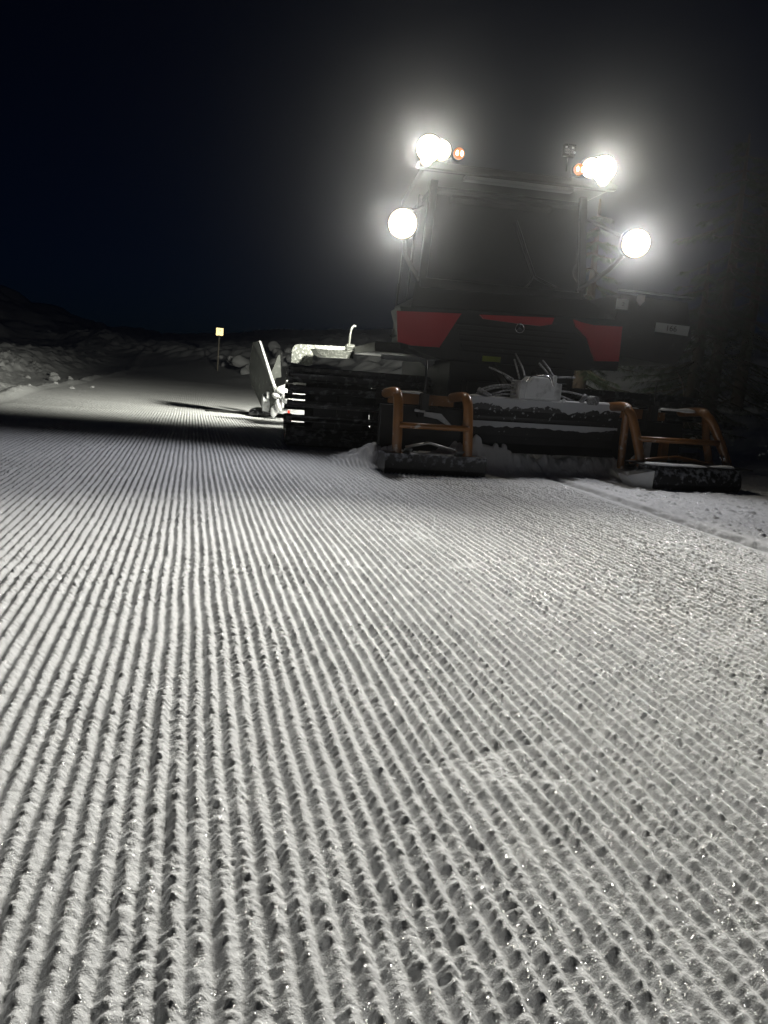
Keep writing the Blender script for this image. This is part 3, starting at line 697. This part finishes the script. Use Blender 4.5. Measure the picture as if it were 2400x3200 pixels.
def right_wing():
    bm = BM()
    # closed hoop: two close legs on its inner side, one on the outer
    add_tube(bm, arch_tube(3.86, 6.00, .17, 3.745, 6.12, .672), .041, 14)
    add_tube(bm, smooth_path([(3.82, 6.27, .12), (3.80, 6.25, .35), (3.775, 6.21, .58), (3.765, 6.19, .65), (3.75, 6.16, .672)], 5), .034, 12)
    add_tube(bm, arch_tube(4.76, 5.98, .14, 4.56, 6.14, .672), .042, 14)
    add_tube(bm, smooth_path([(4.74, 6.22, .12), (4.66, 6.24, .40), (4.585, 6.20, .62), (4.57, 6.17, .66)], 5), .036, 12)
    add_tube(bm, [(3.82, 6.03, .41), (4.62, 6.02, .415)], .025, 10)
    add_box(bm, (3.74, 6.50, .565), (4.12, 6.54, .655)); add_box(bm, (4.22, 6.50, .56), (4.36, 6.53, .64))
    add_tube(bm, [(3.80, 6.10, .20), (4.02, 6.06, .235), (4.22, 6.04, .262), (4.42, 6.03, .235), (4.62, 6.02, .20)], .020, 8)
    add_box(bm, (4.24, 6.30, .12), (4.31, 6.36, .40))
    hoop = obj('guard_hoop', bm, M['orange'], bl)
    obj('snow_cap', snow_cap(3.70, 4.08, 6.52, .662, .06, .012, 11), M['clod'], hoop); obj('snow_cap', snow_cap(4.16, 4.55, 6.30, .672, .07, .02, 13), M['clod'], hoop)
    bm = BM()
    pr = [(5.80, .205), (5.77, .19), (5.73, .13), (5.72, .06), (5.75, .0), (5.82, -.04), (5.95, -.05), (6.02, .02), (6.06, .12), (6.04, .205)]
    add_prism(bm, [(3.82, y-.02, z) for y, z in pr], (.90, .06, .0)); bx = obj('plough_box', bm, M['plough'], bl, bevel=.008)
    bm = BM(); add_box(bm, (3.72, 5.76, .206), (4.82, 6.06, .216)); obj('box_lid', bm, M['black'], bl, bevel=.003)
    obj('snow_cap', snow_cap(3.76, 4.36, 5.80, .220, .10, .012, 15), M['clod'], bx); obj('snow_cap', snow_cap(4.42, 4.66, 5.82, .220, .10, .016, 17), M['clod'], bx)
    bm = BM(); add_prism(bm, [(3.66, 5.88, .10), (3.815, 5.72, .17), (3.81, 5.72, .02), (3.76, 5.74, -.04), (3.69, 5.82, .02)], (0, .16, 0)); obj('snow_plug', bm, M['clod'], bl, bevel=.02)
    bm = BM(); add_box(bm, (3.72, 6.58, .15), (4.62, 6.64, .54)); add_box(bm, (4.13, 6.44, .46), (4.19, 6.56, .66)); obj('wing_backplate', bm, M['black'], bl, bevel=.01)
    bm = BM(); add_tube(bm, [(4.14, 6.36, .62), (4.13, 6.36, .93)], .008, 8); add_box(bm, (4.10, 6.33, .56), (4.17, 6.39, .70)); obj('marker_rod', bm, M['black'], bl)
    bm = BM(); add_tube(bm, [(4.63, 5.99, .31), (4.70, 6.0, .205)], .006, 6); add_tube(bm, [(4.66, 5.99, .31), (4.72, 6.0, .205)], .006, 6); bmesh.ops.create_uvsphere(bm, u_segments=10, v_segments=6, radius=.025, matrix=Matrix.Translation((4.69, 5.97, .21))); obj('wire_cable', bm, M['steel'], bl)
    bm = BM(); add_prism(bm, [(4.02, 6.4, .20), (4.13, 6.4, .30), (4.14, 6.4, .38), (4.19, 6.4, .38), (4.19, 6.4, .18), (4.02, 6.4, .17)], (0, .04, 0)); obj('link_plate', bm, M['frost'], bl)
left_wing(); right_wing()

FIX += [bl, til]
G.rotation_euler = (0, 0, TH); Ri = Matrix.Rotation(-TH, 3, 'Z')
for o in FIX: o.location = Ri @ o.location; o.rotation_euler = (0, 0, -TH)

# ------------------------------------------------------------------ piste sign
sg = thing('piste_sign', 'small pale square sign on a thin post standing on the far snow bank', 'sign', (1.06, 34, gz(1.06, 34)))
Z0 = gz(1.06, 34)
bm = BM(); add_tube(bm, [(1.06, 34, Z0-.1), (1.09, 34, 2.0)], .030, 8); obj('post', bm, M['wood'], sg)
n_ = Vector((.03, -1, -.005)).normalized()
bm = BM(); add_box(bm, (.945, 33.965, 1.83), (1.245, 33.975, 2.15)); pn = obj('sign_panel', bm, M['sign'], sg, bevel=.006)
bm = BM(); add_box(bm, (.925, 33.978, 1.81), (1.265, 33.995, 2.17)); obj('sign_frame', bm, M['signback'], sg, bevel=.005)
bm = BM(); add_disc(bm, (1.11, 33.962, 2.03), (0, -1, 0), .022, .002, 12); obj('sign_mark', bm, M['ink'], pn)

# ------------------------------------------------------------------ loose blocks of snow
def clod_mesh(seed, r=1.0):
    bm = BM(); bmesh.ops.create_icosphere(bm, subdivisions=3, radius=r)
    rg = random.Random(seed); pl = [(Vector((rg.uniform(-1, 1), rg.uniform(-1, 1), rg.uniform(-1, 1))).normalized(), rg.uniform(.5, .85)) for _ in range(9)]
    for v in bm.verts:
        for nn, d in pl:
            q = v.co.dot(nn)-d*r
            if q > 0: v.co -= nn*q*.85
        v.co *= 1+.06*(rg.random()-.5)
    me = bpy.data.meshes.new('snow_block'); 
    for f in bm.faces: f.smooth = True
    bm.to_mesh(me); bm.free(); me.materials.append(M['clod']); return me
CL = [clod_mesh(k) for k in range(7)]
def clod(x, y, s, seed, label, group, sink=.3, name='snow_block'):
    rg = random.Random(seed); o = bpy.data.objects.new(name, CL[seed % 7]); COL.objects.link(o)
    sc = (s*rg.uniform(.8, 1.3), s*rg.uniform(.8, 1.2), s*rg.uniform(.6, .95)); o.scale = sc
    o.location = (x, y, gz(x, y)+sc[2]*(1-2*sink)*.6); o.rotation_euler = (rg.uniform(-.4, .4), rg.uniform(-.4, .4), rg.uniform(0, 6)); tag(o, label, 'snow block', group); return o
rg = random.Random(21)
for k in range(24):     # heap by the sign
    u = rg.random(); v = rg.random()
    x = 1.2+u*3.0; y = 33.6+rg.uniform(-1.6, 2.6)-u*1.0
    o = clod(x, y, rg.uniform(.13, .30), 100+k, 'rough snow boulder in the dim heap right of the far sign', 'snow boulders heaped beside the sign', .2)
    if k < 10: o.location.z += rg.uniform(.15, .55)
    o['label'] = ('pale' if k % 2 else 'grey')+' snow boulder '+('high up in' if k < 10 else 'low in')+' the dim heap '+('close to the sign post' if u < .35 else 'between sign and tiller wing' if u < .7 else 'right beside the tiller wing')
for k in range(7):     # rough blocks on the left bank
    x = rg.uniform(-5.6, -3.2); y = 17+rg.random()*7
    clod(x, y, rg.uniform(.05, .17), 200+k, 'clod of rough snow on the dim bank left of the run', 'snow clods on the left bank', .2)
for i, (x, y, s, lab) in enumerate(((-2.35, 16.9, .085, 'bright squarish snow block lying alone at the left edge of the far run'),
        (-2.75, 17.6, .055, 'small bright snow lump left of the bright squarish block'),
        (-2.1, 18.0, .05, 'small snow lump right of the bright squarish block'),
        (-2.95, 15.9, .05, 'bright snow lump at the far end of the pale streak on the left'),
        (-3.35, 21.5, .10, 'bright snow lump at the tip of the left bank'),
        (-3.15, 22.3, .085, 'second bright lump just below the tip of the left bank'))):
    clod(x, y, s, 300+i, lab, None)
gl = 'loose snow lumps between the groomer blade and the seam'
for k in range(8):
    x = rg.uniform(3.3, 5.6); y = rg.uniform(3.0, 5.6)
    if y < 3.2+(x-3.2)*.5: y += 1.2
    clod(x, y, rg.uniform(.010, .035), 400+k, 'fist sized snow lump lying on the rough strip in front of the right plough box', gl, .15)
for i, (x, y, s, lab) in enumerate(((5.9, 7.0, .20, 'low rounded snow mound right of the right plough box'), (6.75, 7.5, .26, 'larger rounded snow mound at the right edge beyond the plough box'))):
    o = clod(x, y, s, 500+i, lab, None, .45); o.scale = (s*1.6, s, s*.5)

# ------------------------------------------------------------------ spruces beyond the machine
def spruce(x, y, H, seed, label, low=.25, spread=1.7):
    z0 = gz(x, y); rg = random.Random(seed)
    t = thing('spruce_tree', label, 'tree', (x, y, z0), 'spruces at the right edge of the run')
    bm = BM(); add_tube(bm, [(x, y, z0-.2), (x+.05, y, z0+H*.5), (x, y, z0+H)], [.13, .08, .015], 10); obj('trunk', bm, M['bark'], t)
    vs = []; fs = []; bmb = BM()
    z = low
    while z < H-.1:
        L = spread*(1-z/H)**.8+.12
        for k in range(rg.randint(4, 6)):
            a = rg.uniform(0, 2*math.pi); l = L*rg.uniform(.65, 1.1); dr = rg.uniform(.25, .5)
            P = []
            for q in range(7):
                s = q/6; P.append(Vector((x+math.cos(a)*l*s, y+math.sin(a)*l*s, z0+z-dr*l*s*(1.25-.55*s)+.02*rg.random())))
            add_tube(bmb, P, [.014*(1-.8*i/6) for i in range(7)], 4, False)
            for q in range(int(16+l*26)):
                s = rg.uniform(.12, 1.0); i = min(int(s*6), 5); p = P[i].lerp(P[i+1], s*6-i)
                tw = rg.uniform(.10, .26)*(1.15-s*.5); side = a+rg.choice((-1, 1))*rg.uniform(.5, 1.3)
                d = Vector((math.cos(side), math.sin(side), -rg.uniform(.2, 1.1))).normalized()
                up = d.cross(Vector((rg.uniform(-1, 1), rg.uniform(-1, 1), .4))).normalized()
                for m_ in range(9):
                    b = p+d*tw*m_/9; w_ = .007; nl = rg.uniform(.025, .045)
                    for sg_ in (-1, 1):
                        e = (up*sg_+d*.7+Vector((0, 0, rg.uniform(-.3, .2)))).normalized()*nl
                        n0 = len(vs); vs.extend((b-d*w_*.5, b+d*w_*.5, b+e)); fs.append((n0, n0+1, n0+2))
        z += rg.uniform(.14, .24)
    me = bpy.data.meshes.new('crown'); me.from_pydata([tuple(v-Vector((x, y, z0))) for v in vs], [], fs); me.materials.append(M['needle'])
    c = bpy.data.objects.new('crown', me); COL.objects.link(c); c.parent = t
    obj('branches', bmb, M['bark'], t)
    return t
spruce(6.1, 11.6, 3.6, 1, 'dark green spruce directly behind the right end of the groomer', .35, 1.5)
spruce(8.6, 11.6, 4.6, 2, 'tall dim spruce at the far right edge of the photo', .25, 2.0)
spruce(7.35, 10.4, 2.6, 3, 'small dim spruce with low branches just right of the orange hoop', .12, 1.2)
spruce(10.4, 13.2, 5.0, 4, 'dim spruce deepest in the dark at the right', .3, 2.2)
bm = BM(); add_tube(bm, smooth_path([(6.95, 9.3, gz(6.95, 9.3)-.02), (6.72, 9.35, .35), (6.60, 9.4, .62), (6.52, 9.4, .95), (6.40, 9.4, 1.12)]), .009, 6)
add_tube(bm, [(6.68, 9.38, .42), (6.72, 9.38, .55)], .005, 5); tag(obj('bare_branch', bm, M['twig'], None, loc=(6.95, 9.3, 0)), 'thin bare twig leaning over the snow in front of the small spruce', 'branch')

# ------------------------------------------------------------------ air
bm = BM(); add_box(bm, (-58, -12, -3), (58, 104, 40))
hz = obj('haze', bm, mat('tmp'), None); hz['kind'] = 'stuff'
m = bpy.data.materials.new('night_haze'); m.use_nodes = True; T = m.node_tree; T.nodes.remove(T.nodes['Principled BSDF'])
pv = T.nodes.new('ShaderNodeVolumePrincipled'); pv.inputs['Color'].default_value = (.93, .95, .97, 1); pv.inputs['Density'].default_value = .00095; pv.inputs['Anisotropy'].default_value = .955
T.links.new(pv.outputs[0], T.nodes['Material Output'].inputs['Volume']); hz.data.materials.clear(); hz.data.materials.append(m)
